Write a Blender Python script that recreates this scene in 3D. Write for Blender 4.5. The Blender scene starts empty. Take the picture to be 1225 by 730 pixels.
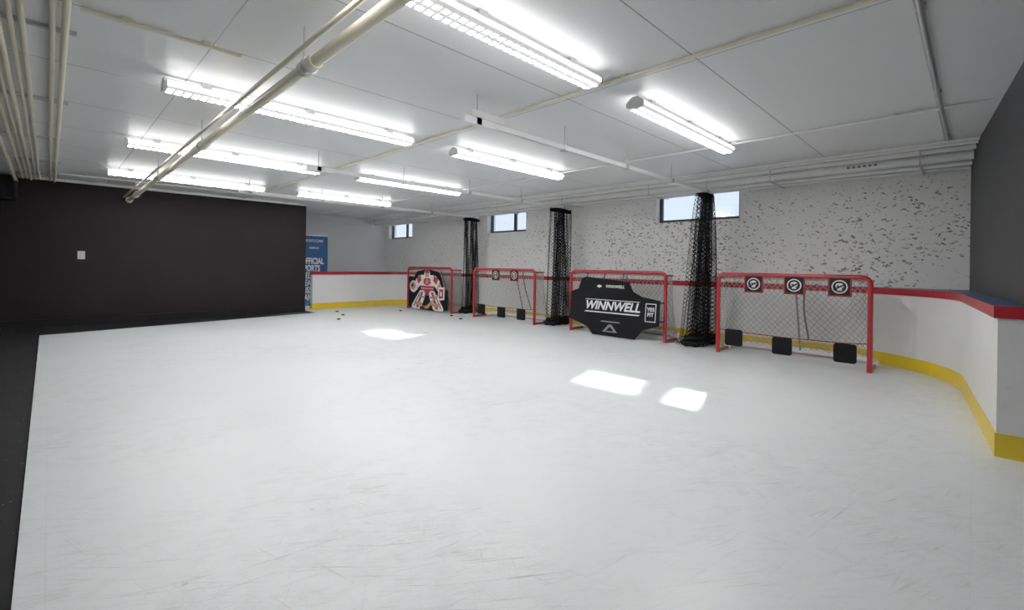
import bpy, math, random
from mathutils import Vector, Matrix
random.seed(7)
scene = bpy.context.scene
scene.view_settings.view_transform = 'Standard'
scene.view_settings.look = 'None'
scene.view_settings.gamma = 1.18
COL = scene.collection

# ------------------------------------------------------------------ materials
def newmat(name):
    m = bpy.data.materials.new(name); m.use_nodes = True
    nt = m.node_tree
    return m, nt, nt.nodes['Principled BSDF']

def plain(name, col, rough=0.5, metal=0.0, spec=0.5, var=0.06, vscale=6.0):
    m, nt, b = newmat(name)
    tc = nt.nodes.new('ShaderNodeTexCoord')
    n = nt.nodes.new('ShaderNodeTexNoise'); n.inputs['Scale'].default_value = vscale
    nt.links.new(tc.outputs['Object'], n.inputs['Vector'])
    mx = nt.nodes.new('ShaderNodeMix'); mx.data_type = 'RGBA'
    mx.inputs[6].default_value = tuple(max(0, c*(1-var)) for c in col)+(1,)
    mx.inputs[7].default_value = tuple(min(1, c*(1+var)) for c in col)+(1,)
    nt.links.new(n.outputs['Fac'], mx.inputs[0])
    nt.links.new(mx.outputs[2], b.inputs['Base Color'])
    b.inputs['Roughness'].default_value = rough
    b.inputs['Metallic'].default_value = metal
    b.inputs['Specular IOR Level'].default_value = spec
    return m

def N(nt, t, **kw):
    n = nt.nodes.new(t)
    for k, v in kw.items(): setattr(n, k, v)
    return n
def M(nt, op, a, b=None, c=None, clamp=False):
    n = nt.nodes.new('ShaderNodeMath'); n.operation = op; n.use_clamp = clamp
    for i, v in enumerate((a, b, c)):
        if v is None: continue
        if isinstance(v, (int, float)): n.inputs[i].default_value = v
        else: nt.links.new(v, n.inputs[i])
    return n.outputs[0]
def MIX(nt, fac, a, b):
    n = nt.nodes.new('ShaderNodeMix'); n.data_type = 'RGBA'
    for i, v in ((0, fac), (6, a), (7, b)):
        if isinstance(v, (int, float)): n.inputs[i].default_value = v
        elif isinstance(v, tuple): n.inputs[i].default_value = v if len(v) == 4 else v+(1,)
        else: nt.links.new(v, n.inputs[i])
    return n.outputs[2]
def pos(nt):
    return N(nt, 'ShaderNodeNewGeometry').outputs['Position']
def mapping(nt, vec, scale=(1,1,1), rot=(0,0,0), loc=(0,0,0)):
    n = N(nt, 'ShaderNodeMapping')
    n.inputs['Scale'].default_value = scale; n.inputs['Rotation'].default_value = rot
    n.inputs['Location'].default_value = loc
    nt.links.new(vec, n.inputs['Vector']); return n.outputs[0]
def noise(nt, vec, scale, detail=2.0, rough=0.5, dist=0.0):
    n = N(nt, 'ShaderNodeTexNoise'); n.inputs['Scale'].default_value = scale
    n.inputs['Detail'].default_value = detail; n.inputs['Roughness'].default_value = rough
    n.inputs['Distortion'].default_value = dist
    nt.links.new(vec, n.inputs['Vector']); return n.outputs['Fac']
def ramp(nt, v, lo, hi):
    n = N(nt, 'ShaderNodeMapRange'); n.inputs['From Min'].default_value = lo
    n.inputs['From Max'].default_value = hi
    nt.links.new(v, n.inputs['Value']); return n.outputs[0]
def speckle(nt, vec, scale3, rot, cut, gain, area, warp=0.5, wscale=2.5):
    mv = mapping(nt, mapping(nt, vec, rot=rot), scale=scale3)
    v = N(nt, 'ShaderNodeTexVoronoi'); v.inputs['Scale'].default_value = 1.0
    nz = N(nt, 'ShaderNodeTexNoise'); nz.inputs['Scale'].default_value = wscale
    nt.links.new(mv, nz.inputs['Vector'])
    add = N(nt, 'ShaderNodeVectorMath', operation='MULTIPLY_ADD')
    nt.links.new(nz.outputs['Color'], add.inputs[0]); add.inputs[1].default_value = (warp,)*3
    nt.links.new(mv, add.inputs[2])
    nt.links.new(add.outputs[0], v.inputs['Vector'])
    sep = N(nt, 'ShaderNodeSeparateColor'); nt.links.new(v.outputs['Color'], sep.inputs[0])
    thr = M(nt, 'MULTIPLY', M(nt, 'SUBTRACT', sep.outputs[0], cut), gain)
    thr = M(nt, 'MULTIPLY', thr, area)
    d = M(nt, 'SUBTRACT', thr, v.outputs['Distance'])
    return M(nt, 'MULTIPLY', d, 14.0, clamp=True)

# window wall: painted block with puck marks
def mat_puckwall(name, base, strength=0.8, board=False):
    m, nt, b = newmat(name)
    p = pos(nt)
    sx = N(nt, 'ShaderNodeSeparateXYZ'); nt.links.new(p, sx.inputs[0])
    big = noise(nt, p, 0.9, 3)
    area = ramp(nt, big, 0.3, 0.62)
    if not board:
        gy = M(nt, 'ADD', M(nt, 'MULTIPLY', ramp(nt, sx.outputs[1], 9.5, 4.5), 0.42), 0.62)
        gz = ramp(nt, sx.outputs[2], 3.2, 2.2)
        area = M(nt, 'MULTIPLY', M(nt, 'ADD', M(nt, 'MULTIPLY', area, 0.52), 0.62), M(nt, 'MULTIPLY', gy, gz))
    s1 = speckle(nt, p, (9, 9, 20), (0.28, 0, 0), 0.48, 0.68, area, 0.8, 1.3)
    s2 = speckle(nt, p, (13, 13, 26), (-0.5, 0, 0), 0.45, 0.74, area, 0.8, 1.1)
    s3 = speckle(nt, p, (20, 20, 36), (0.8, 0, 0.3), 0.46, 0.82, area, 0.8, 1.5)
    s = M(nt, 'MAXIMUM', M(nt, 'MAXIMUM', s1, s2), s3)
    s = M(nt, 'MULTIPLY', s, strength)
    fade = ramp(nt, noise(nt, p, 9.0, 2), 0.38, 0.52)
    s = M(nt, 'MULTIPLY', s, M(nt, 'ADD', M(nt, 'MULTIPLY', fade, 0.65), 0.35))
    fine = noise(nt, p, 2.2, 6, 0.65)
    basec = MIX(nt, ramp(nt, fine, 0.35, 0.7), base, tuple(c*0.95 for c in base))
    jz = M(nt, 'FRACT', M(nt, 'DIVIDE', sx.outputs[2], 0.2))
    j = M(nt, 'MULTIPLY', M(nt, 'LESS_THAN', jz, 0.03), 0.0 if board else 0.04)
    basec = MIX(nt, j, basec, (0.3, 0.3, 0.3))
    col = MIX(nt, s, basec, (0.10, 0.092, 0.086))
    nt.links.new(col, b.inputs['Base Color'])
    b.inputs['Roughness'].default_value = 0.35 if board else 0.6
    return m
M_WWALL = mat_puckwall('painted_wall_puck_marks', (0.87, 0.86, 0.84), 0.85)
M_BOARD = mat_puckwall('board_white_plastic', (0.88, 0.88, 0.87), 0.13, board=True)
M_WHITEWALL = plain('painted_wall_white', (0.90, 0.91, 0.92), 0.6, var=0.03, vscale=2)
M_YELLOW = plain('kick_plate_yellow', (0.78, 0.54, 0.02), 0.35, var=0.12, vscale=4)
M_RED = plain('cap_red', (0.36, 0.006, 0.014), 0.35)
M_BLUE = plain('cap_blue', (0.014, 0.052, 0.15), 0.4)

def mat_darkwall(name, base, mark):
    m, nt, b = newmat(name)
    p = pos(nt)
    f = noise(nt, p, 1.3, 5, 0.6)
    col = MIX(nt, ramp(nt, f, 0.35, 0.75), base, tuple(c*1.5 for c in base))
    s = speckle(nt, p, (14, 14, 22), (0, 0.4, 0), 0.5, 0.5, ramp(nt, noise(nt, p, 1.1, 2), 0.4, 0.7))
    col = MIX(nt, M(nt, 'MULTIPLY', s, mark), col, (0.25, 0.25, 0.25))
    nt.links.new(col, b.inputs['Base Color'])
    b.inputs['Roughness'].default_value = 0.5
    b.inputs['Specular IOR Level'].default_value = 0.2
    return m
M_BLACKWALL = mat_darkwall('painted_wall_black', (0.0068, 0.0042, 0.0046), 0.0)
M_DARKWALL = mat_darkwall('painted_wall_charcoal', (0.018, 0.018, 0.020), 0.14)

def mat_ice():
    m, nt, b = newmat('synthetic_ice_panels')
    p = pos(nt)
    sx = N(nt, 'ShaderNodeSeparateXYZ'); nt.links.new(p, sx.inputs[0])
    big = noise(nt, p, 0.5, 4)
    base = MIX(nt, ramp(nt, big, 0.3, 0.7), (0.785, 0.82, 0.828), (0.745, 0.78, 0.788))
    tot = None
    wear = ramp(nt, noise(nt, mapping(nt, p, loc=(3, 1, 0)), 0.55, 3), 0.40, 0.64)
    for i, (r, sc, cut) in enumerate(((0.6, (1.5, 70, 1), 0.58), (0.35, (2, 85, 1), 0.585), (1.3, (2.5, 100, 1), 0.61), (0.15, (1.2, 60, 1), 0.60), (0.75, (2, 120, 1), 0.58), (-1.0, (2.5, 110, 1), 0.625))):
        mv = mapping(nt, mapping(nt, p, rot=(0, 0, r), loc=(i*3.1, i*1.7, 0)), scale=sc)
        nn = noise(nt, mv, 1.0, 3, 0.6, 0.3)
        ln = M(nt, 'MULTIPLY', M(nt, 'SUBTRACT', nn, cut), 6.0, clamp=True)
        tot = ln if tot is None else M(nt, 'MAXIMUM', tot, ln)
    brk = ramp(nt, noise(nt, p, 5.0, 4, 0.7), 0.36, 0.62)
    tot = M(nt, 'MULTIPLY', M(nt, 'MULTIPLY', tot, brk), M(nt, 'ADD', M(nt, 'MULTIPLY', wear, 0.66), 0.10))
    dirt = M(nt, 'MULTIPLY', ramp(nt, noise(nt, p, 7, 6, 0.7), 0.45, 0.8), M(nt, 'MULTIPLY', wear, 0.20))
    fac = M(nt, 'ADD', tot, dirt, clamp=True)
    sp = speckle(nt, p, (8, 8, 8), (0, 0, 0.3), 0.86, 0.9, M(nt, 'ADD', wear, 0.35))
    fac = M(nt, 'ADD', fac, M(nt, 'MULTIPLY', sp, 0.35), clamp=True)
    col = MIX(nt, fac, base, (0.24, 0.23, 0.22))
    jx = M(nt, 'LESS_THAN', M(nt, 'FRACT', M(nt, 'DIVIDE', sx.outputs[0], 1.22)), 0.0035)
    jy = M(nt, 'LESS_THAN', M(nt, 'FRACT', M(nt, 'DIVIDE', sx.outputs[1], 2.44)), 0.0018)
    col = MIX(nt, M(nt, 'MULTIPLY', M(nt, 'MAXIMUM', jx, jy), 0.12), col, (0.4, 0.42, 0.42))
    nt.links.new(col, b.inputs['Base Color'])
    rr = M(nt, 'ADD', M(nt, 'MULTIPLY', big, 0.2), 0.22)
    nt.links.new(rr, b.inputs['Roughness'])
    b.inputs['Specular IOR Level'].default_value = 0.4
    return m
M_ICE = mat_ice()

def mat_rubber():
    m, nt, b = newmat('rubber_floor_flecked')
    p = pos(nt)
    one = N(nt, 'ShaderNodeValue'); one.outputs[0].default_value = 1.0
    s = speckle(nt, p, (40, 40, 40), (0, 0, 0), 0.80, 1.5, one.outputs[0])
    f = noise(nt, p, 3, 6, 0.7)
    base = MIX(nt, f, (0.005, 0.005, 0.0055), (0.018, 0.018, 0.019))
    nt.links.new(MIX(nt, M(nt, 'MULTIPLY', s, 0.7), base, (0.14, 0.14, 0.15)), b.inputs['Base Color'])
    b.inputs['Roughness'].default_value = 0.7
    b.inputs['Specular IOR Level'].default_value = 0.15
    return m
M_RUBBER = mat_rubber()

def mat_ceiling():
    m, nt, b = newmat('ceiling_metal_panels')
    p = pos(nt)
    sx = N(nt, 'ShaderNodeSeparateXYZ'); nt.links.new(p, sx.inputs[0])
    big = noise(nt, p, 0.7, 3)
    base = MIX(nt, big, (0.93, 0.935, 0.945), (0.89, 0.90, 0.92))
    jy = M(nt, 'LESS_THAN', M(nt, 'FRACT', M(nt, 'DIVIDE', M(nt, 'SUBTRACT', sx.outputs[1], 1.48-6.1), 1.22)), 0.010)
    jx = M(nt, 'LESS_THAN', M(nt, 'FRACT', M(nt, 'DIVIDE', M(nt, 'SUBTRACT', sx.outputs[0], 3.42-10.4), 2.6)), 0.004)
    col = MIX(nt, M(nt, 'MULTIPLY', M(nt, 'MAXIMUM', jx, jy), 0.75), base, (0.22, 0.22, 0.22))
    nt.links.new(col, b.inputs['Base Color'])
    b.inputs['Roughness'].default_value = 0.38
    b.inputs['Specular IOR Level'].default_value = 0.5
    return m
M_CEIL = mat_ceiling()

M_CREAM = plain('pipe_cream_paint', (0.80, 0.75, 0.58), 0.4)
M_WPIPE = plain('pipe_white_paint', (0.88, 0.88, 0.86), 0.35)
M_METAL = plain('galvanised_metal', (0.55, 0.56, 0.57), 0.35, metal=0.7)
M_ALU = plain('rail_white_aluminium', (0.92, 0.92, 0.92), 0.35)
M_BLACK = plain('black_plastic', (0.007, 0.007, 0.008), 0.45, spec=0.2)
M_BLACKFAB = plain('black_fabric', (0.005, 0.005, 0.006), 0.75, var=0.3, vscale=10, spec=0.15)
M_NETBLK = plain('black_netting_cord', (0.005, 0.005, 0.006), 0.8, spec=0.1)
M_NETWHT = plain('white_netting_cord', (0.42, 0.40, 0.35), 0.8)
M_GRED = plain('goal_red_enamel', (0.37, 0.010, 0.020), 0.3)
M_TRED = plain('target_red', (0.27, 0.010, 0.016), 0.5)
M_PAD = plain('base_pad_white', (0.78, 0.78, 0.76), 0.5)
M_WHITE = plain('print_white', (0.80, 0.80, 0.80), 0.5)
M_GREY = plain('print_grey', (0.20, 0.20, 0.21), 0.5)
M_TAN = plain('print_tan', (0.50, 0.24, 0.13), 0.5)
M_FRAME = plain('window_frame_black', (0.008, 0.010, 0.014), 0.4)

def mat_banner():
    m, nt, b = newmat('banner_blue_print')
    p = pos(nt)
    sx = N(nt, 'ShaderNodeSeparateXYZ'); nt.links.new(p, sx.inputs[0])
    low = ramp(nt, sx.outputs[2], 0.6, 0.3)
    f = noise(nt, p, 9, 5, 0.7)
    c = MIX(nt, f, (0.003, 0.042, 0.15), (0.006, 0.075, 0.24))
    ph = MIX(nt, ramp(nt, f, 0.4, 0.6), (0.01, 0.07, 0.25), (0.08, 0.30, 0.58))
    nt.links.new(MIX(nt, low, c, ph), b.inputs['Base Color'])
    b.inputs['Roughness'].default_value = 0.5
    return m
M_BANNER = mat_banner()

def emis(name, s):
    m, nt, b = newmat(name)
    b.inputs['Base Color'].default_value = (0.8, 0.8, 0.8, 1)
    b.inputs['Emission Color'].default_value = (1.0, 0.992, 0.985, 1)
    b.inputs['Emission Strength'].default_value = s
    return m
M_LENSUP = emis('fixture_lens_upper', 2.4)
M_LENS = emis('fixture_lens_side', 9.0)
M_LENSDIM = emis('fixture_lens_diffuser', 0.42)
def mat_led():
    m, nt, b = newmat('fixture_led_strip_lit')
    b.inputs['Base Color'].default_value = (0.8, 0.8, 0.8, 1)
    b.inputs['Emission Color'].default_value = (1.0, 0.992, 0.985, 1)
    p = pos(nt)
    sx = N(nt, 'ShaderNodeSeparateXYZ'); nt.links.new(p, sx.inputs[0])
    a = M(nt, 'LESS_THAN', M(nt, 'FRACT', M(nt, 'MULTIPLY', sx.outputs[0], 16)), 0.62)
    nt.links.new(M(nt, 'ADD', M(nt, 'MULTIPLY', a, 80.0), 0.5), b.inputs['Emission Strength'])
    return m
M_LED = mat_led()

def mat_glass():
    m = bpy.data.materials.new('window_glass'); m.use_nodes = True
    nt = m.node_tree; nt.nodes.remove(nt.nodes['Principled BSDF'])
    out = nt.nodes['Material Output']
    t = N(nt, 'ShaderNodeBsdfTransparent'); t.inputs[0].default_value = (0.95, 0.97, 1, 1)
    g = N(nt, 'ShaderNodeBsdfGlossy'); g.inputs['Roughness'].default_value = 0.02
    mx = N(nt, 'ShaderNodeMixShader'); mx.inputs[0].default_value = 0.06
    nt.links.new(t.outputs[0], mx.inputs[1]); nt.links.new(g.outputs[0], mx.inputs[2])
    nt.links.new(mx.outputs[0], out.inputs[0])
    return m
M_GLASS = mat_glass()

# ------------------------------------------------------------------ mesh builder
class B:
    def __init__(s): s.v=[]; s.f=[]; s.mi=[]; s.mats=[]; s.sm=[]
    def m(s, mat):
        if mat not in s.mats: s.mats.append(mat)
        return s.mats.index(mat)
    def add(s, vs, fs, mat, smooth=False):
        o=len(s.v); k=s.m(mat)
        s.v += [tuple(x) for x in vs]
        for f in fs:
            s.f.append([o+i for i in f]); s.mi.append(k); s.sm.append(smooth)
    def box(s, a, b, mat):
        x0,y0,z0=a; x1,y1,z1=b
        vs=[(x0,y0,z0),(x1,y0,z0),(x1,y1,z0),(x0,y1,z0),(x0,y0,z1),(x1,y0,z1),(x1,y1,z1),(x0,y1,z1)]
        s.add(vs,[(0,3,2,1),(4,5,6,7),(0,1,5,4),(1,2,6,5),(2,3,7,6),(3,0,4,7)],mat)
    def tube(s, pts, r, mat, seg=12, caps=True, closed=False):
        pts=[Vector(p) for p in pts]; n=len(pts); vs=[]; fs=[]
        rs = r if isinstance(r,(list,tuple)) else [r]*n
        up=None
        for i,p in enumerate(pts):
            if closed: t=(pts[(i+1)%n]-pts[i-1])
            else: t=(pts[min(i+1,n-1)]-pts[max(i-1,0)])
            t.normalize()
            if up is None:
                up = Vector((0,0,1)) if abs(t.z)<0.9 else Vector((1,0,0))
            a=t.cross(up)
            if a.length<1e-5: a=t.cross(Vector((0.3,1,0.1)))
            a.normalize(); b=a.cross(t).normalized(); up=b
            for k in range(seg):
                an=2*math.pi*k/seg
                vs.append(p+(a*math.cos(an)+b*math.sin(an))*rs[i])
        m = n if closed else n-1
        for i in range(m):
            j=(i+1)%n
            for k in range(seg):
                k2=(k+1)%seg
                fs.append((i*seg+k,i*seg+k2,j*seg+k2,j*seg+k))
        s.add(vs,fs,mat,seg>4)
        if caps and not closed:
            o=[vs[k] for k in range(seg)]; s.add(o,[tuple(range(seg))[::-1]],mat)
            o=[vs[(n-1)*seg+k] for k in range(seg)]; s.add(o,[tuple(range(seg))],mat)
    def cord(s, a, b, r, mat):
        a=Vector(a); b=Vector(b); t=b-a
        if t.length<1e-6: return
        t.normalize()
        u=t.cross(Vector((0.31,0.17,0.93))); u.normalize(); w=u.cross(t)
        vs=[]
        for p in (a,b):
            for k in range(3):
                an=2*math.pi*k/3; vs.append(p+(u*math.cos(an)+w*math.sin(an))*r)
        s.add(vs,[(0,1,4,3),(1,2,5,4),(2,0,3,5)],mat)
    def netgrid(s, P, n, m, r, mat):
        for i in range(n):
            for j in range(m):
                if (i+j)%2==0: s.cord(P(i,j),P(i+1,j+1),r,mat)
                else: s.cord(P(i+1,j),P(i,j+1),r,mat)
    def prism(s, poly, z0, z1, mside, mtop=None):
        n=len(poly)
        vs=[(x,y,z0) for x,y in poly]+[(x,y,z1) for x,y in poly]
        s.add(vs,[(i,(i+1)%n,n+(i+1)%n,n+i) for i in range(n)],mside)
        s.add(vs,[tuple(range(n,2*n))],mtop or mside)
        s.add(vs,[tuple(range(n))[::-1]],mside)
    def plate(s, poly, y, mat, th=0.0):
        n=len(poly)
        vs=[(x,y,z) for x,z in poly]
        s.add(vs,[tuple(range(n))],mat)
        if th:
            vs2=vs+[(x,y+th,z) for x,z in poly]
            s.add(vs2,[(i,(i+1)%n,n+(i+1)%n,n+i) for i in range(n)]+[tuple(range(n,2*n))[::-1]],mat)
    def disc(s, cx, cz, rx, rz, y, mat, n=24):
        s.plate([(cx+rx*math.cos(2*math.pi*i/n),cz+rz*math.sin(2*math.pi*i/n)) for i in range(n)],y,mat)
    def obj(s, name, parent=None, bevel=0):
        me=bpy.data.meshes.new(name); me.from_pydata(s.v,[],s.f)
        for mt in s.mats: me.materials.append(mt)
        me.polygons.foreach_set('material_index',s.mi)
        me.polygons.foreach_set('use_smooth',s.sm)
        me.update()
        o=bpy.data.objects.new(name,me); COL.objects.link(o)
        if parent: o.parent=parent
        if bevel:
            md=o.modifiers.new('bevel','BEVEL'); md.width=bevel; md.segments=2; md.limit_method='ANGLE'
        return o
def empty(name, loc, rz=0):
    e=bpy.data.objects.new(name,None); e.empty_display_size=0.2
    e.location=loc; e.rotation_euler=(0,0,rz); COL.objects.link(e); return e
def text(name, body, size, loc, mat, parent=None, rz=0, shear=0.0, align='CENTER', bold=0.0, sx=1.0, spacing=1.0, valign='CENTER'):
    c=bpy.data.curves.new(name,'FONT'); c.body=body; c.size=size; c.align_x=align; c.align_y=valign
    c.shear=shear; c.offset=bold; c.extrude=0.001; c.space_line=spacing
    c.materials.append(mat)
    o=bpy.data.objects.new(name,c); COL.objects.link(o)
    o.location=loc; o.rotation_euler=(math.pi/2,0,rz); o.scale=(sx,1,1)
    if parent: o.parent=parent
    return o

# ------------------------------------------------------------------ room shell
CEIL=2.85; XW=8.5; YB=12.6; YF=15.0
def wy(x): return 0.05-0.085*(8.5-x)

b=B(); b.box((-4.2,-1.4,-0.2),(9.0,15.2,-0.012),M_RUBBER); b.obj('floor')
b=B()
ice=[(-0.08,wy(-0.08)+0.005),(8.495,wy(8.495)+0.005),(8.495,13.2),(4.95,13.2),(4.95,12.1),(-0.10,11.15)]
b.prism(ice,-0.012,0.0,M_ICE); b.obj('synthetic_ice_floor')
b=B(); b.box((-4.2,-1.4,CEIL),(9.0,15.2,CEIL+0.2),M_CEIL); b.obj('ceiling')

WINS=[(2.91,4.47),(8.02,9.47),(13.2,14.68)]
WZ0,WZ1=2.17,2.75
b=B()
ys=[-0.2]+[v for w in WINS for v in w]+[15.0]
for i in range(len(ys)-1):
    y0,y1=ys[i],ys[i+1]
    if i%2==0: b.box((XW,y0,-0.012),(XW+0.3,y1,CEIL),M_WWALL)
    else:
        b.box((XW,y0,-0.012),(XW+0.3,y1,WZ0),M_WWALL); b.box((XW,y0,WZ1),(XW+0.3,y1,CEIL),M_WWALL)
b.obj('wall_right')
b=B(); b.box((3.0,YF,-0.012),(8.8,YF+0.2,CEIL),M_WHITEWALL); b.obj('wall_far')
b=B(); b.box((-4.0,YB,-0.012),(4.83,YB+0.16,CEIL),M_BLACKWALL); b.obj('wall_left')
b=B(); b.box((-4.0,YB-0.02,-0.012),(4.83,YB-0.001,0.14),M_BLACK); b.obj('baseboard_left')
b=B(); b.box((-4.2,-1.3,-0.012),(-4.0,15.2,CEIL),M_WHITEWALL); b.obj('wall_back')
b=B(); b.prism([(-4.0,wy(-4.0)),(-4.0,wy(-4)-0.2),(8.5,-0.2),(8.5,wy(8.5))],-0.012,CEIL,M_DARKWALL); b.obj('wall_front')
b=B(); b.box((-4.0,YB-0.05,CEIL-0.05),(4.83,YB-0.001,CEIL-0.001),M_WPIPE); b.obj('trim_1')

for i,(y0,y1) in enumerate(WINS):
    e=empty('window_%d'%(i+1),(XW+0.16,(y0+y1)/2,(WZ0+WZ1)/2))
    hw=(y1-y0)/2-0.002; hh=(WZ1-WZ0)/2-0.002; t=0.055
    f=B()
    f.box((-0.03,-hw,-hh),(0.03,hw,-hh+t),M_FRAME); f.box((-0.03,-hw,hh-t),(0.03,hw,hh),M_FRAME)
    f.box((-0.03,-hw,-hh+t),(0.03,-hw+t,hh-t),M_FRAME); f.box((-0.03,hw-t,-hh+t),(0.03,hw,hh-t),M_FRAME)
    ym=-hw+0.36*2*hw
    f.box((-0.03,ym-0.035,-hh+t),(0.03,ym+0.035,hh-t),M_FRAME)
    f.obj('frame',e)
    g=B(); g.box((-0.004,-hw+t,-hh+t),(0.004,hw-t,hh-t),M_GLASS); g.obj('glass',e)

# ------------------------------------------------------------------ rink boards
def arc(cx,cy,r,a0,a1,n):
    return [(cx+r*math.cos(math.radians(a0+(a1-a0)*i/n)),cy+r*math.sin(math.radians(a0+(a1-a0)*i/n))) for i in range(n+1)]
def boards_poly(d, dend=0.0):
    inner=[(5.2-dend,13.05-d)]+arc(7.35,12.05,1.0-d,90,0,14)
    R=1.6-d
    inner+=arc(8.35-1.6,1.6+0.07,R,0,-84,22)
    inner+=[(4.68-dend,-0.115+d)]
    outer=[(4.68-dend,wy(4.68)+0.004),(8.494,wy(8.494)+0.004)]+[(8.494,12.05)]+arc(7.35,12.05,1.144,0,90,14)+[(5.2-dend,13.194)]
    return inner+outer
b=B()
b.prism(boards_poly(0.008,0.004)[::-1],0.0,0.165,M_YELLOW)
b.prism(boards_poly(0.0)[::-1],0.165,0.965,M_BOARD)
b.prism(boards_poly(0.02,0.015)[::-1],0.965,1.05,M_RED,M_BLUE)
b.obj('rink_boards')

# ------------------------------------------------------------------ goals
def upath(W, D, z, rc=0.28, n=8, front=0.0):
    h=W/2; pts=[(-h,front,z)]
    for i in range(n+1):
        a=math.pi-(math.pi/2)*i/n
        pts.append((-h+rc+rc*math.cos(a), D-rc+rc*math.sin(a), z))
    for i in range(n+1):
        a=math.pi/2-(math.pi/2)*i/n
        pts.append((h-rc+rc*math.cos(a), D-rc+rc*math.sin(a), z))
    pts.append((h,front,z)); return pts
def resample(pts, n):
    P=[Vector(p) for p in pts]; L=[0]
    for i in range(1,len(P)): L.append(L[-1]+(P[i]-P[i-1]).length)
    out=[]; k=0
    for i in range(n+1):
        t=L[-1]*i/n
        while k<len(L)-2 and L[k+1]<t: k+=1
        f=(t-L[k])/max(1e-9,L[k+1]-L[k]); out.append(P[k].lerp(P[k+1],min(1,max(0,f))))
    return out
NR=0.0042
def goal(X, yl, yr, rz=0.0):
    W=yl-yr; H=1.2; r=0.03
    e=empty('hockey_goal',(X,(yl+yr)/2,0),-math.pi/2+rz)
    f=B(); h=W/2; rc=0.09
    pts=[(-h,0,0.0),(-h,0,H-rc)]
    for i in range(1,7):
        a=math.pi-(math.pi/2)*i/6; pts.append((-h+rc+rc*math.cos(a),0,H-rc+rc*math.sin(a)))
    for i in range(0,7):
        a=math.pi/2-(math.pi/2)*i/6; pts.append((h-rc+rc*math.cos(a),0,H-rc+rc*math.sin(a)))
    pts.append((h,0,0.0))
    f.tube(pts,r,M_GRED,14)
    D=0.78; Dt=0.42
    f.tube(upath(W,Dt,H-0.05,0.2),0.017,M_GRED,8)
    f.tube(upath(W,D,0.03,0.35),0.024,M_GRED,8)
    f.tube([(0,0.0,H),(0,Dt,H-0.05)],0.012,M_GRED,8)
    f.tube([(0,Dt,H-0.05),(0,D-0.02,0.04)],0.014,M_GREY,8)
    f.obj('frame',e)
    p=B()
    bp=upath(W,D+0.01,0.055,0.35)
    p.tube(resample(bp,40)[5:-5],0.05,M_PAD,10)
    p.obj('base_pad',e)
    nt_=B(); n=int((W+2*D)/0.052); mm=23
    top=resample(upath(W-0.02,Dt,H-0.05,0.2),n); bot=resample(upath(W-0.02,D-0.03,0.06,0.35),n)
    def P(i,j):
        t=j/mm; q=top[i].lerp(bot[i],t)
        sag=0.06*math.sin(math.pi*t)
        w=math.sin(math.pi*i/n)
        return q+Vector((0.008*math.sin(i*1.7+j),sag*w*-1+0.008*math.sin(j*2.3+i),0))
    nt_.netgrid(P,n,mm,NR,M_NETWHT)
    n2=int(W/0.052)
    nt_.netgrid(lambda i,j:Vector((-h+0.02+(W-0.04)*i/n2, Dt*j/8, H-0.05*j/8-0.03*math.sin(math.pi*j/8))),n2,8,NR,M_NETWHT)
    nt_.obj('netting',e)
    return e,W,H
def targets(e, tops, bots, y=-0.045, s=0.13):
    b=B()
    for (x,z) in tops:
        b.plate([(x-s,z-s),(x+s,z-s),(x+s,z+s),(x-s,z+s)],y,M_TRED,0.012)
        q=s-0.018
        b.plate([(x-q,z-q),(x+q,z-q),(x+q,z+q),(x-q,z+q)],y-0.002,M_BLACK)
        b.disc(x,z,0.088,0.088,y-0.004,M_WHITE); b.disc(x,z,0.074,0.074,y-0.005,M_BLACK)
        b.disc(x,z+0.012,0.045,0.038,y-0.006,M_WHITE,16)
        b.plate([(x-0.024,z-0.05),(x+0.024,z-0.05),(x+0.028,z-0.01),(x-0.028,z-0.01)],y-0.006,M_WHITE)
        b.disc(x-0.018,z+0.008,0.013,0.014,y-0.007,M_BLACK,10); b.disc(x+0.018,z+0.008,0.013,0.014,y-0.007,M_BLACK,10)
        b.plate([(x-0.07,z-0.035),(x-0.06,z-0.05),(x+0.07,z+0.03),(x+0.06,z+0.045)],y-0.0075,M_BLACK)
        for dx in (-0.07,0.07): b.tube([(x+dx,y+0.012,z+s-0.01),(x+dx,0,1.2)],0.008,M_BLACK,6)
    for (x,z) in bots:
        w=s*0.95; c=0.02
        b.plate([(x-w+c,z-w),(x+w-c,z-w),(x+w,z-w+c),(x+w,z+w-c),(x+w-c,z+w),(x-w+c,z+w),(x-w,z+w-c),(x-w,z-w+c)],y+0.02,M_BLACKFAB,0.03)
    return b

# goal A (nearest, right)
e,W,H=goal(7.32,2.80,0.928)
b=targets(e,[(-0.42,1.07),(0.10,1.07),(0.62,1.07)],[(-0.70,0.25),(-0.05,0.21),(0.68,0.21)])
b.tube([(-W/2,0,0.36),(-0.70,-0.01,0.345),(-0.05,-0.01,0.33),(0.68,-0.01,0.34),(W/2,0,0.36)],0.007,M_TRED,6)
st=[(0.115+0.015*math.sin(7*z),0.42+0.36*(1.15-z)/1.1-0.07,z) for z in [1.13-0.08*i for i in range(12)]]
b.tube(st,0.014,M_GREY,6)
b.tube([(-0.05,0.0,0.1),(0.68,0.0,0.12)],0.006,M_NETWHT,6)
b.obj('shooting_targets',e)
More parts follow.
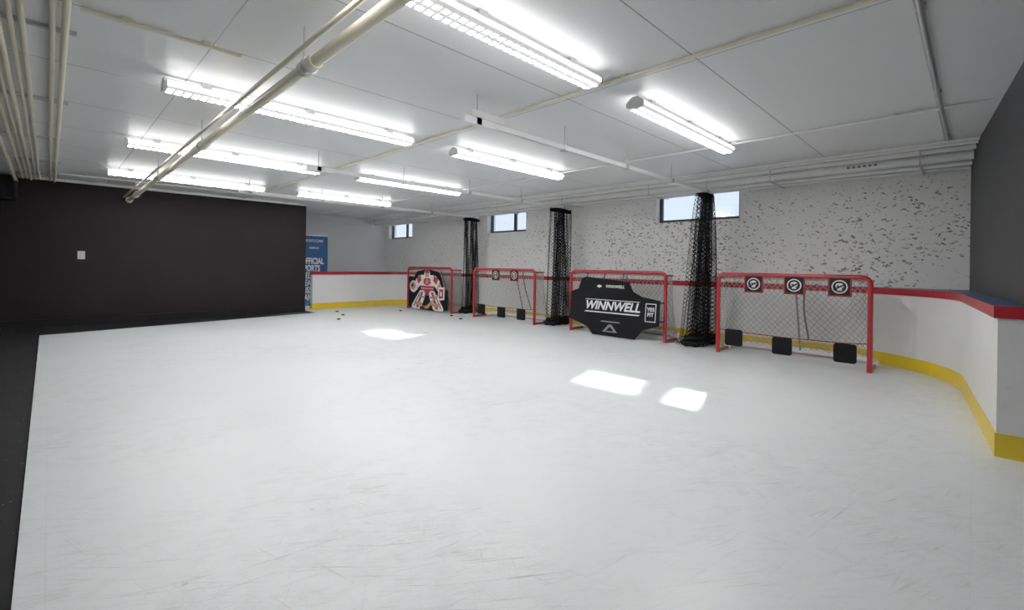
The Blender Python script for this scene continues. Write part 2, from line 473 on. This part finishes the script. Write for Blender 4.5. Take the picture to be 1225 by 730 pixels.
# goal B (black shooter tarp), its lower edge kicked forward so it leans back
e,W,H=goal(7.50,5.79,3.76)
b=B(); k=W/2.04
shape=[(-0.96,0.27),(-0.52,0.14),(-0.38,0.005),(0.52,0.005),(0.66,0.18),(0.97,0.28),(0.97,0.72),(0.62,0.77),(0.44,0.85),(0.34,1.02),(0.20,1.04),(-0.62,1.10),(-0.72,1.07),(-0.78,0.86),(-0.96,0.80)]
b.plate([(x*k,z) for x,z in shape],0.0,M_BLACKFAB,0.012)
b.plate([(-0.60,0.425),(0.56,0.425),(0.60,0.445),(-0.56,0.445)],-0.0025,M_WHITE)
b.plate([(-0.60,0.665),(0.56,0.665),(0.60,0.675),(-0.56,0.675)],-0.0025,M_WHITE)
b.plate([(-0.16,0.08),(0.16,0.08),(0.03,0.22),(-0.03,0.22)],-0.0025,M_GREY)
b.plate([(-0.09,0.10),(0.09,0.10),(0.0,0.18)],-0.0035,M_BLACKFAB)
b.plate([(-0.22,0.26),(0.22,0.26),(0.18,0.28),(-0.18,0.28)],-0.0025,M_GREY)
b.plate([(-0.35,0.925),(-0.29,0.955),(-0.23,0.925),(-0.29,0.895)],-0.0025,M_WHITE)
b.plate([(0.70,0.34),(0.90,0.34),(0.90,0.66),(0.70,0.66)],-0.0025,M_WHITE)
b.plate([(0.712,0.352),(0.888,0.352),(0.888,0.648),(0.712,0.648)],-0.0035,M_BLACKFAB)
tp=b.obj('shooter_tarp',e)
tilt=-math.radians(5.5); tp.location=(0,-0.155,0.002); tp.rotation_euler=(tilt,0,0)
for nm,body,sz,x,z,sh,bo in (('tarp_lettering','WINNWELL',0.22,0.0,0.555,0.25,0.006),('tarp_small_lettering','WINNWELL',0.075,0.05,0.925,0.2,0.001),('tarp_side_lettering','YES\nFIT',0.09,0.80,0.51,0.0,0.002)):
    text(nm,body,sz,(x,-0.005,z),M_WHITE,tp,shear=sh,bold=bo)
q=B()
def TP(x,z): return (x,-0.155+z*math.sin(-tilt)-0.0,z*math.cos(tilt))
for x,z in ((-0.96,0.34),(-0.96,0.75),(0.97,0.36),(0.97,0.68)):
    q.tube([TP(x*k,z),(math.copysign(W/2,x),-0.02,z)],0.012,M_BLACK,6)
for x in (-0.6,-0.2,0.2): q.tube([TP(x,1.03),(x,-0.0,1.2)],0.01,M_BLACK,6)
q.obj('tarp_straps',e)
# goal C
e,W,H=goal(7.50,8.82,6.79)
b=targets(e,[(-0.19,1.07),(0.42,1.07)],[(-0.72,0.22),(-0.02,0.2),(0.62,0.2)])
b.tube([(-W/2,0,0.33),(-0.02,-0.01,0.31),(W/2,0,0.33)],0.007,M_TRED,6)
b.tube([(0.30+0.02*math.sin(6*z),0.42+0.36*(1.15-z)/1.1-0.07,z) for z in [1.13-0.08*i for i in range(12)]],0.014,M_GREY,6)
b.obj('shooting_targets',e)
# goal D with printed goaltender tarp
e,W,H=goal(7.52,11.85,9.76)
b=B()
y=-0.05
b.plate([(-0.93,0.08),(-0.55,0.02),(0.55,0.02),(0.93,0.08),(0.93,0.60),(0.74,0.68),(0.66,0.92),(0.5,1.10),(0.0,1.16),(-0.5,1.10),(-0.66,0.94),(-0.93,0.95)],y,M_BLACKFAB,0.015)
def L(poly, dy, mat, k=1.0): b.plate([(x*k,z) for x,z in poly],y-dy,mat)
for s_ in (-1,1):
    def S(poly,dy,mat): L([(s_*x,z) for x,z in poly],dy,mat)
    S([(0.10,0.50),(0.16,0.56),(0.34,0.56),(0.42,0.48),(0.74,0.14),(0.76,0.06),(0.70,0.03),(0.36,0.03),(0.28,0.08),(0.12,0.36)],0.003,M_WHITE)
    S([(0.18,0.53),(0.29,0.53),(0.54,0.07),(0.41,0.07)],0.004,M_GRED)
    S([(0.34,0.50),(0.37,0.50),(0.67,0.12),(0.64,0.08)],0.004,M_BLACK)
    S([(0.13,0.40),(0.40,0.42),(0.42,0.38),(0.14,0.35)],0.005,M_GREY)
    S([(0.22,0.22),(0.62,0.24),(0.64,0.15),(0.25,0.13)],0.005,M_TAN)
    S([(0.02,0.42),(0.30,0.50),(0.32,0.66),(0.0,0.66)],0.0025,M_GRED)
    S([(0.26,1.00),(0.40,0.98),(0.56,0.86),(0.68,0.66),(0.54,0.54),(0.40,0.66),(0.28,0.74)],0.0035,M_WHITE)
    S([(0.32,1.0),(0.52,0.90),(0.44,0.74),(0.28,0.84)],0.0045,M_GRED)
    S([(0.58,0.82),(0.65,0.72),(0.52,0.59),(0.45,0.63)],0.0045,M_TAN)
L([(-0.30,0.62),(0.30,0.62),(0.34,0.86),(0.28,1.00),(-0.28,1.00),(-0.34,0.86)],0.004,M_WHITE)
L([(-0.30,0.63),(0.30,0.63),(0.31,0.70),(-0.31,0.70)],0.005,M_GRED)
L([(-0.17,0.74),(0.02,0.71),(0.18,0.76),(0.14,0.91),(-0.05,0.94),(-0.18,0.87)],0.005,M_GRED)
L([(-0.10,0.76),(0.04,0.76),(0.09,0.86),(-0.04,0.89)],0.006,M_TAN)
b.disc(-0.68,0.66,0.19,0.17,y-0.006,M_WHITE,14); b.disc(-0.70,0.68,0.14,0.12,y-0.007,M_TAN,12); b.disc(-0.72,0.69,0.06,0.05,y-0.008,M_BLACK,10)
L([(0.50,0.32),(0.80,0.35),(0.82,0.68),(0.54,0.68)],0.006,M_WHITE); L([(0.55,0.37),(0.75,0.39),(0.76,0.63),(0.58,0.63)],0.007,M_GRED); L([(0.61,0.44),(0.69,0.45),(0.69,0.56),(0.62,0.56)],0.008,M_WHITE)
L([(0.50,0.46),(0.56,0.46),(0.06,0.07),(-0.34,0.04),(-0.35,0.12),(-0.02,0.14)],0.009,M_TAN)
L([(-0.10,0.06),(-0.34,0.045),(-0.345,0.11),(-0.10,0.12)],0.010,M_BLACK)
b.disc(0,1.03,0.14,0.125,y-0.007,M_WHITE,18); b.disc(0,1.005,0.09,0.07,y-0.008,M_BLACK,14); L([(-0.13,1.06),(0.13,1.06),(0.07,1.15),(-0.07,1.15)],0.008,M_GRED); L([(-0.06,0.96),(0.06,0.96),(0.05,1.04),(-0.05,1.04)],0.009,M_TAN)
for x in (-0.08,-0.03,0.03,0.08): L([(x-0.006,0.94),(x+0.006,0.94),(x+0.006,1.06),(x-0.006,1.06)],0.0095,M_WHITE)
b.obj('goaltender_tarp',e)

# ------------------------------------------------------------------ netting curtains on ceiling tracks
def curtain(X,Y,ztop,wt,wb,A,folds,seed,lean=(0,0),cr=0.0034):
    rnd=random.Random(seed)
    e=empty('netting_curtain',(X,Y,0))
    n=folds*14; m=int(ztop/0.036)
    ph=[rnd.uniform(-0.6,0.6) for _ in range(folds+2)]; am=[rnd.uniform(0.35,1.2) for _ in range(folds+2)]
    def P(i,j):
        t=j/m; s=i/n; kf=s*folds; k=int(kf); fr=kf-k
        w=wt+(wb-wt)*(t**0.7)
        a=A*(0.45+0.55*t**0.6)*(am[k]+(am[k+1]-am[k])*fr)
        pk=ph[k]+(ph[k+1]-ph[k])*fr
        x=w*(s-0.5+0.05*math.sin(9*s+seed+1.5*t))+0.035*math.sin(3*t+pk*4)
        yy=a*math.sin(2*math.pi*folds*s+0.8*math.sin(2.2*t+pk*2))
        z=ztop*(1-t)+0.02
        if t>0.96: x*=1.15; yy*=1.15
        x+=lean[0]*(1-t); yy+=lean[1]*(1-t)
        return Vector((x,yy,z))
    b=B()
    b.netgrid(P,n,m,cr,M_NETBLK)
    for i in range(0,n+1,9):
        for j in range(0,m,3): b.cord(P(i,j),P(i,min(m,j+3)),0.006,M_NETBLK)
    for j in (0,1,m-1):
        for i in range(n): b.cord(P(i,j),P(i+1,j),0.010,M_NETBLK)
    b.obj('netting',e)
    c=B()
    c.tube([(-wt*0.6+lean[0],0+lean[1],ztop-0.03),(lean[0],0.02+lean[1],ztop+0.0),(wt*0.6+lean[0],-0.01+lean[1],ztop-0.03)],[0.035,0.055,0.035],M_NETBLK,8)
    for k in range(5):
        x=lean[0]+wt*(k/4-0.5); c.tube([(x,lean[1],ztop-0.01),(x,lean[1],ztop+0.06)],0.008,M_METAL,6)
    c.obj('top_hem',e)
    q=B()
    for k in range(3):
        cx=wb*(k/2-0.5)*0.75; cy=rnd.uniform(-0.1,0.1); R=0.13+0.02*rnd.random(); tr=0.042
        ring=[(cx+R*math.cos(t*math.pi/10)*(1+0.12*math.sin(3*t)),cy+R*math.sin(t*math.pi/10),tr+0.01*(1+math.sin(t*1.3))) for t in range(20)]
        q.tube(ring,tr,M_BLACKFAB,8,closed=True)
        ring=[(x*0.9+0.02,yv*0.85,z+0.075) for x,yv,z in ring]
        q.tube(ring,tr*0.85,M_BLACKFAB,8,closed=True)
    q.obj('bottom_roll',e)
curtain(7.78,3.28,2.52,0.32,0.62,0.19,8,3,lean=(0.06,-0.05),cr=0.0034)
curtain(8.00,6.50,2.54,0.56,0.54,0.17,8,5,cr=0.0037)
curtain(8.08,9.65,2.54,0.44,0.46,0.13,7,9,cr=0.0037)

def track(Y,x0,x1,z=2.60,box=False):
    b=B()
    b.box((x0,Y-0.028,z-0.022),(x1,Y-0.006,z+0.022),M_ALU)
    b.box((x0,Y+0.006,z-0.022),(x1,Y+0.028,z+0.022),M_ALU)
    b.box((x0,Y-0.006,z-0.006),(x1,Y+0.006,z+0.022),M_METAL)
    b.box((x0,Y-0.03,z+0.022),(x1,Y+0.03,z+0.028),M_WPIPE)
    n=5
    for i in range(n):
        x=x0+0.15+(x1-x0-0.3)*i/(n-1)
        b.tube([(x,Y,z+0.02),(x,Y,CEIL)],0.005,M_METAL,6)
        b.box((x-0.03,Y-0.035,z-0.03),(x+0.03,Y+0.035,z+0.03),M_METAL)
    b.box((x0-0.02,Y-0.035,z-0.035),(x0+0.35,Y+0.035,z+0.03),M_ALU)
    if box:
        b.box((x0+0.05,Y-0.05,z+0.03),(x0+0.45,Y+0.05,z+0.09),M_WPIPE)
    b.obj('curtain_track')
track(3.25,2.62,8.05,box=True); track(6.50,2.50,8.25); track(9.65,2.50,8.30)

# ------------------------------------------------------------------ light fixtures
def fixture(x0,x1,Y):
    e=empty('ceiling_light_fixture',((x0+x1)/2,Y,CEIL)); L=(x1-x0)/2
    b=B()
    b.box((-L,-0.03,-0.062),(L,0.03,-0.03),M_WPIPE)
    for x in (-L*0.75,0.0,L*0.75): b.box((x-0.035,-0.035,-0.05),(x+0.035,0.035,0.0),M_METAL)
    pe=[(-0.03,-0.03),(-0.086,-0.075),(-0.086,-0.112),(-0.05,-0.136),(0.05,-0.136),(0.086,-0.112),(0.086,-0.075),(0.03,-0.03)]
    for x in (-L,L):
        n=len(pe); vs=[(x-0.012,a,c) for a,c in pe]+[(x+0.012,a,c) for a,c in pe]
        b.add(vs,[tuple(range(n)),tuple(range(n,2*n))[::-1]]+[(i,n+i,n+(i+1)%n,(i+1)%n) for i in range(n)],M_WPIPE)
    b.obj('housing',e)
    l=B()
    pr=[(-0.03,-0.05),(-0.082,-0.078),(-0.082,-0.108),(-0.060,-0.130),(-0.018,-0.130),(0.018,-0.130),(0.060,-0.130),(0.082,-0.108),(0.082,-0.078),(0.03,-0.05)]
    mats=[M_LENSUP,M_LENS,M_LENSDIM,M_LED,M_LENSDIM,M_LED,M_LENSDIM,M_LENS,M_LENSUP]
    for i in range(9):
        vs=[(-L+0.012,)+pr[i],(L-0.012,)+pr[i],(L-0.012,)+pr[i+1],(-L+0.012,)+pr[i+1]]
        l.add(vs,[(0,1,2,3)],mats[i])
    l.obj('lens',e)
for Y in (2.18,4.83,7.50,10.22):
    fixture(0.67,3.07,Y); fixture(3.72,5.92,Y)

# ------------------------------------------------------------------ pipes
def coupler(b,p,ax,r,mat,l=0.05):
    p=Vector(p); a=Vector(ax); b.tube([p-a*l,p+a*l],r,mat,14)
b=B()
px=1.18; pz=2.56; ys0=-0.50
b.tube([(px,ys0,pz),(px,YB-0.03,pz)],0.037,M_CREAM,16)
b.tube([(px-0.085,ys0,pz+0.05),(px-0.085,YB-0.03,pz+0.05)],0.017,M_CREAM,10)
for Y in (1.0,3.0,5.9,8.8,11.4):
    coupler(b,(px,Y,pz),(0,1,0),0.047,M_CREAM)
    b.tube([(px,Y+0.15,pz),(px,Y+0.15,CEIL-0.001)],0.006,M_METAL,6)
    b.tube([(px+0.045*math.cos(a*math.pi/8),Y+0.15,pz+0.045*math.sin(a*math.pi/8)) for a in range(16)],0.006,M_METAL,6,closed=True)
coupler(b,(px,3.06,pz+0.0),(0,1,0),0.055,M_METAL,0.02)
b.tube([(px,YB-0.06,pz),(px,YB-0.001,pz)],0.06,M_CREAM,16)
b.obj('sprinkler_pipe')

b=B()
for x,z,r in ((-0.36,2.80,0.02),(-0.30,2.80,0.014),(-0.25,2.79,0.02),(-0.19,2.80,0.014),(-0.14,2.81,0.018),(0.0,2.80,0.016),(0.06,2.79,0.02),(-0.44,2.72,0.026)):
    b.tube([(x,wy(x)+0.03,z),(x,YB-0.06,z)],r,M_CREAM,10)
for Y in (0.8,2.4,4.4,6.4,8.4,10.4,12.0):
    b.box((-0.50,Y-0.02,2.825),(0.12,Y+0.02,CEIL-0.001),M_METAL)
    b.tube([(-0.44,Y,2.74),(-0.44,Y,2.83)],0.006,M_METAL,6)
b.obj('conduit_bundle')

def conduit(pts,r,mat,name='ceiling_conduit'):
    b=B(); b.tube(pts,r,mat,10)
    a=Vector(pts[0]); c=Vector(pts[-1]); L=(c-a).length; n=max(2,int(L/1.5))
    for i in range(n):
        p=a.lerp(c,(i+0.5)/n); b.box((p.x-0.025,p.y-0.025,p.z+r*0.2),(p.x+0.025,p.y+0.025,CEIL-0.001),mat)
    return b.obj(name)
conduit([(3.30,wy(3.3)+0.01,2.825),(3.30,12.5,2.825)],0.014,M_CREAM)
conduit([(5.95,wy(5.9)+0.02,2.825),(5.95,14.9,2.825)],0.014,M_WPIPE)
conduit([(0.9,0.24,2.82),(8.1,0.24,2.82)],0.016,M_METAL)
conduit([(0.12,3.9,2.825),(1.0,3.9,2.825)],0.014,M_CREAM)
conduit([(0.12,11.6,2.825),(8.3,11.6,2.825)],0.014,M_WPIPE)

b=B()
for x,z,r in ((7.40,2.80,0.018),(7.52,2.79,0.022),(7.72,2.775,0.032),(7.95,2.72,0.055),(8.12,2.655,0.028),(8.22,2.79,0.030),(8.34,2.64,0.024)):
    b.tube([(x,wy(x)+0.02,z),(x,14.95,z)],r,M_WPIPE,14)
    for Y in (1.6,5.2,8.6,12.0): coupler(b,(x,Y,z),(0,1,0),r*1.2,M_WPIPE,0.04)
for Y in (0.5,2.2,4.2,6.2,8.2,10.2,12.2,14.2):
    b.box((7.66,Y-0.012,2.602),(8.42,Y+0.012,2.614),M_METAL)
    for x in (7.67,8.41): b.tube([(x,Y,2.604),(x,Y,CEIL-0.001)],0.006,M_METAL,6)
for i in range(6): b.box((7.890,0.95+0.06*i,2.705),(7.899,0.985+0.06*i,2.735),M_GREY)
b.obj('wall_pipe_bundle')

# ------------------------------------------------------------------ small things
e=empty('rollup_banner',(5.24,13.32,0))
b=B(); b.box((-0.49,0,0.06),(0.49,0.004,2.07),M_BANNER); b.obj('print',e)
b=B(); b.box((-0.50,-0.06,-0.012),(0.50,0.10,0.07),M_ALU); b.box((-0.495,-0.008,2.06),(0.495,0.012,2.09),M_ALU); b.tube([(0,0.03,0.07),(0,0.03,2.07)],0.01,M_ALU,8); b.obj('stand',e)
text('lettering','OFFICIAL\nSPORTS\nMEDICINE\nTEAM OF\nMISSISS.\nRANGERS',0.24,(-0.25,-0.004,1.46),M_WHITE,e,bold=0.006,spacing=0.86,sx=0.63,align='LEFT',valign='TOP')
text('small_lettering','SPORTS CLINIC',0.10,(0.10,-0.004,1.92),M_WHITE,e,bold=0.001,sx=0.75)
text('website_lettering','CLINIC.CA',0.08,(0.10,-0.004,1.72),M_WHITE,e,bold=0.001,sx=0.7)

b=B()
b.box((-0.95,YB-0.34,2.36),(-0.42,YB-0.02,2.80),M_BLACK)
b.box((-0.91,YB-0.35,2.40),(-0.46,YB-0.34,2.76),M_BLACKFAB)
b.box((-0.75,YB-0.03,2.45),(-0.62,YB-0.001,2.7),M_METAL)
b.obj('wall_speaker',bevel=0.01)
b=B()
b.box((0.40,YB-0.010,1.30),(0.51,YB-0.001,1.46),M_WHITE); b.box((0.44,YB-0.02,1.35),(0.47,YB-0.010,1.41),M_PAD)
b.obj('light_switch',bevel=0.003)

def puck(x,y):
    b=B(); b.tube([(x,y,0.0),(x,y,0.025)],0.038,M_BLACK,20); b.obj('hockey_puck',bevel=0.003)
HZ=lambda u: 310+(u-60)*0.0153
for u,v in ((404,373),(406,382),(411,377),(480,372),(541,378),(552,382)):
    d=554*1.28/(v-HZ(u)); k=(u-612.5)/554
    puck(d*0.7071*(1+k),d*0.7071*(1-k))

# ------------------------------------------------------------------ light
w=bpy.data.worlds.new('world'); scene.world=w; w.use_nodes=True
bg=w.node_tree.nodes['Background']; bg.inputs[0].default_value=(0.78,0.89,1.0,1); bg.inputs[1].default_value=1.1
s=bpy.data.lights.new('sun','SUN'); s.energy=7; s.angle=0.015; s.color=(1,0.97,0.92)
so=bpy.data.objects.new('sun',s); COL.objects.link(so)
so.rotation_euler=Vector((-4.2,-1.12,-2.46)).to_track_quat('-Z','Y').to_euler(); so.location=(14,6,8)

# ------------------------------------------------------------------ camera
c=bpy.data.cameras.new('camera'); co=bpy.data.objects.new('camera',c); COL.objects.link(co)
c.sensor_fit='HORIZONTAL'; c.sensor_width=36; c.lens=554/1225*36
c.shift_y=-46.5/1225; c.clip_start=0.02
mat=Matrix.Rotation(math.radians(-45),4,'Z')@Matrix.Rotation(math.radians(90),4,'X')@Matrix.Rotation(math.radians(0.8),4,'Z')
mat.translation=Vector((0,0,1.28)); co.matrix_world=mat
scene.camera=co
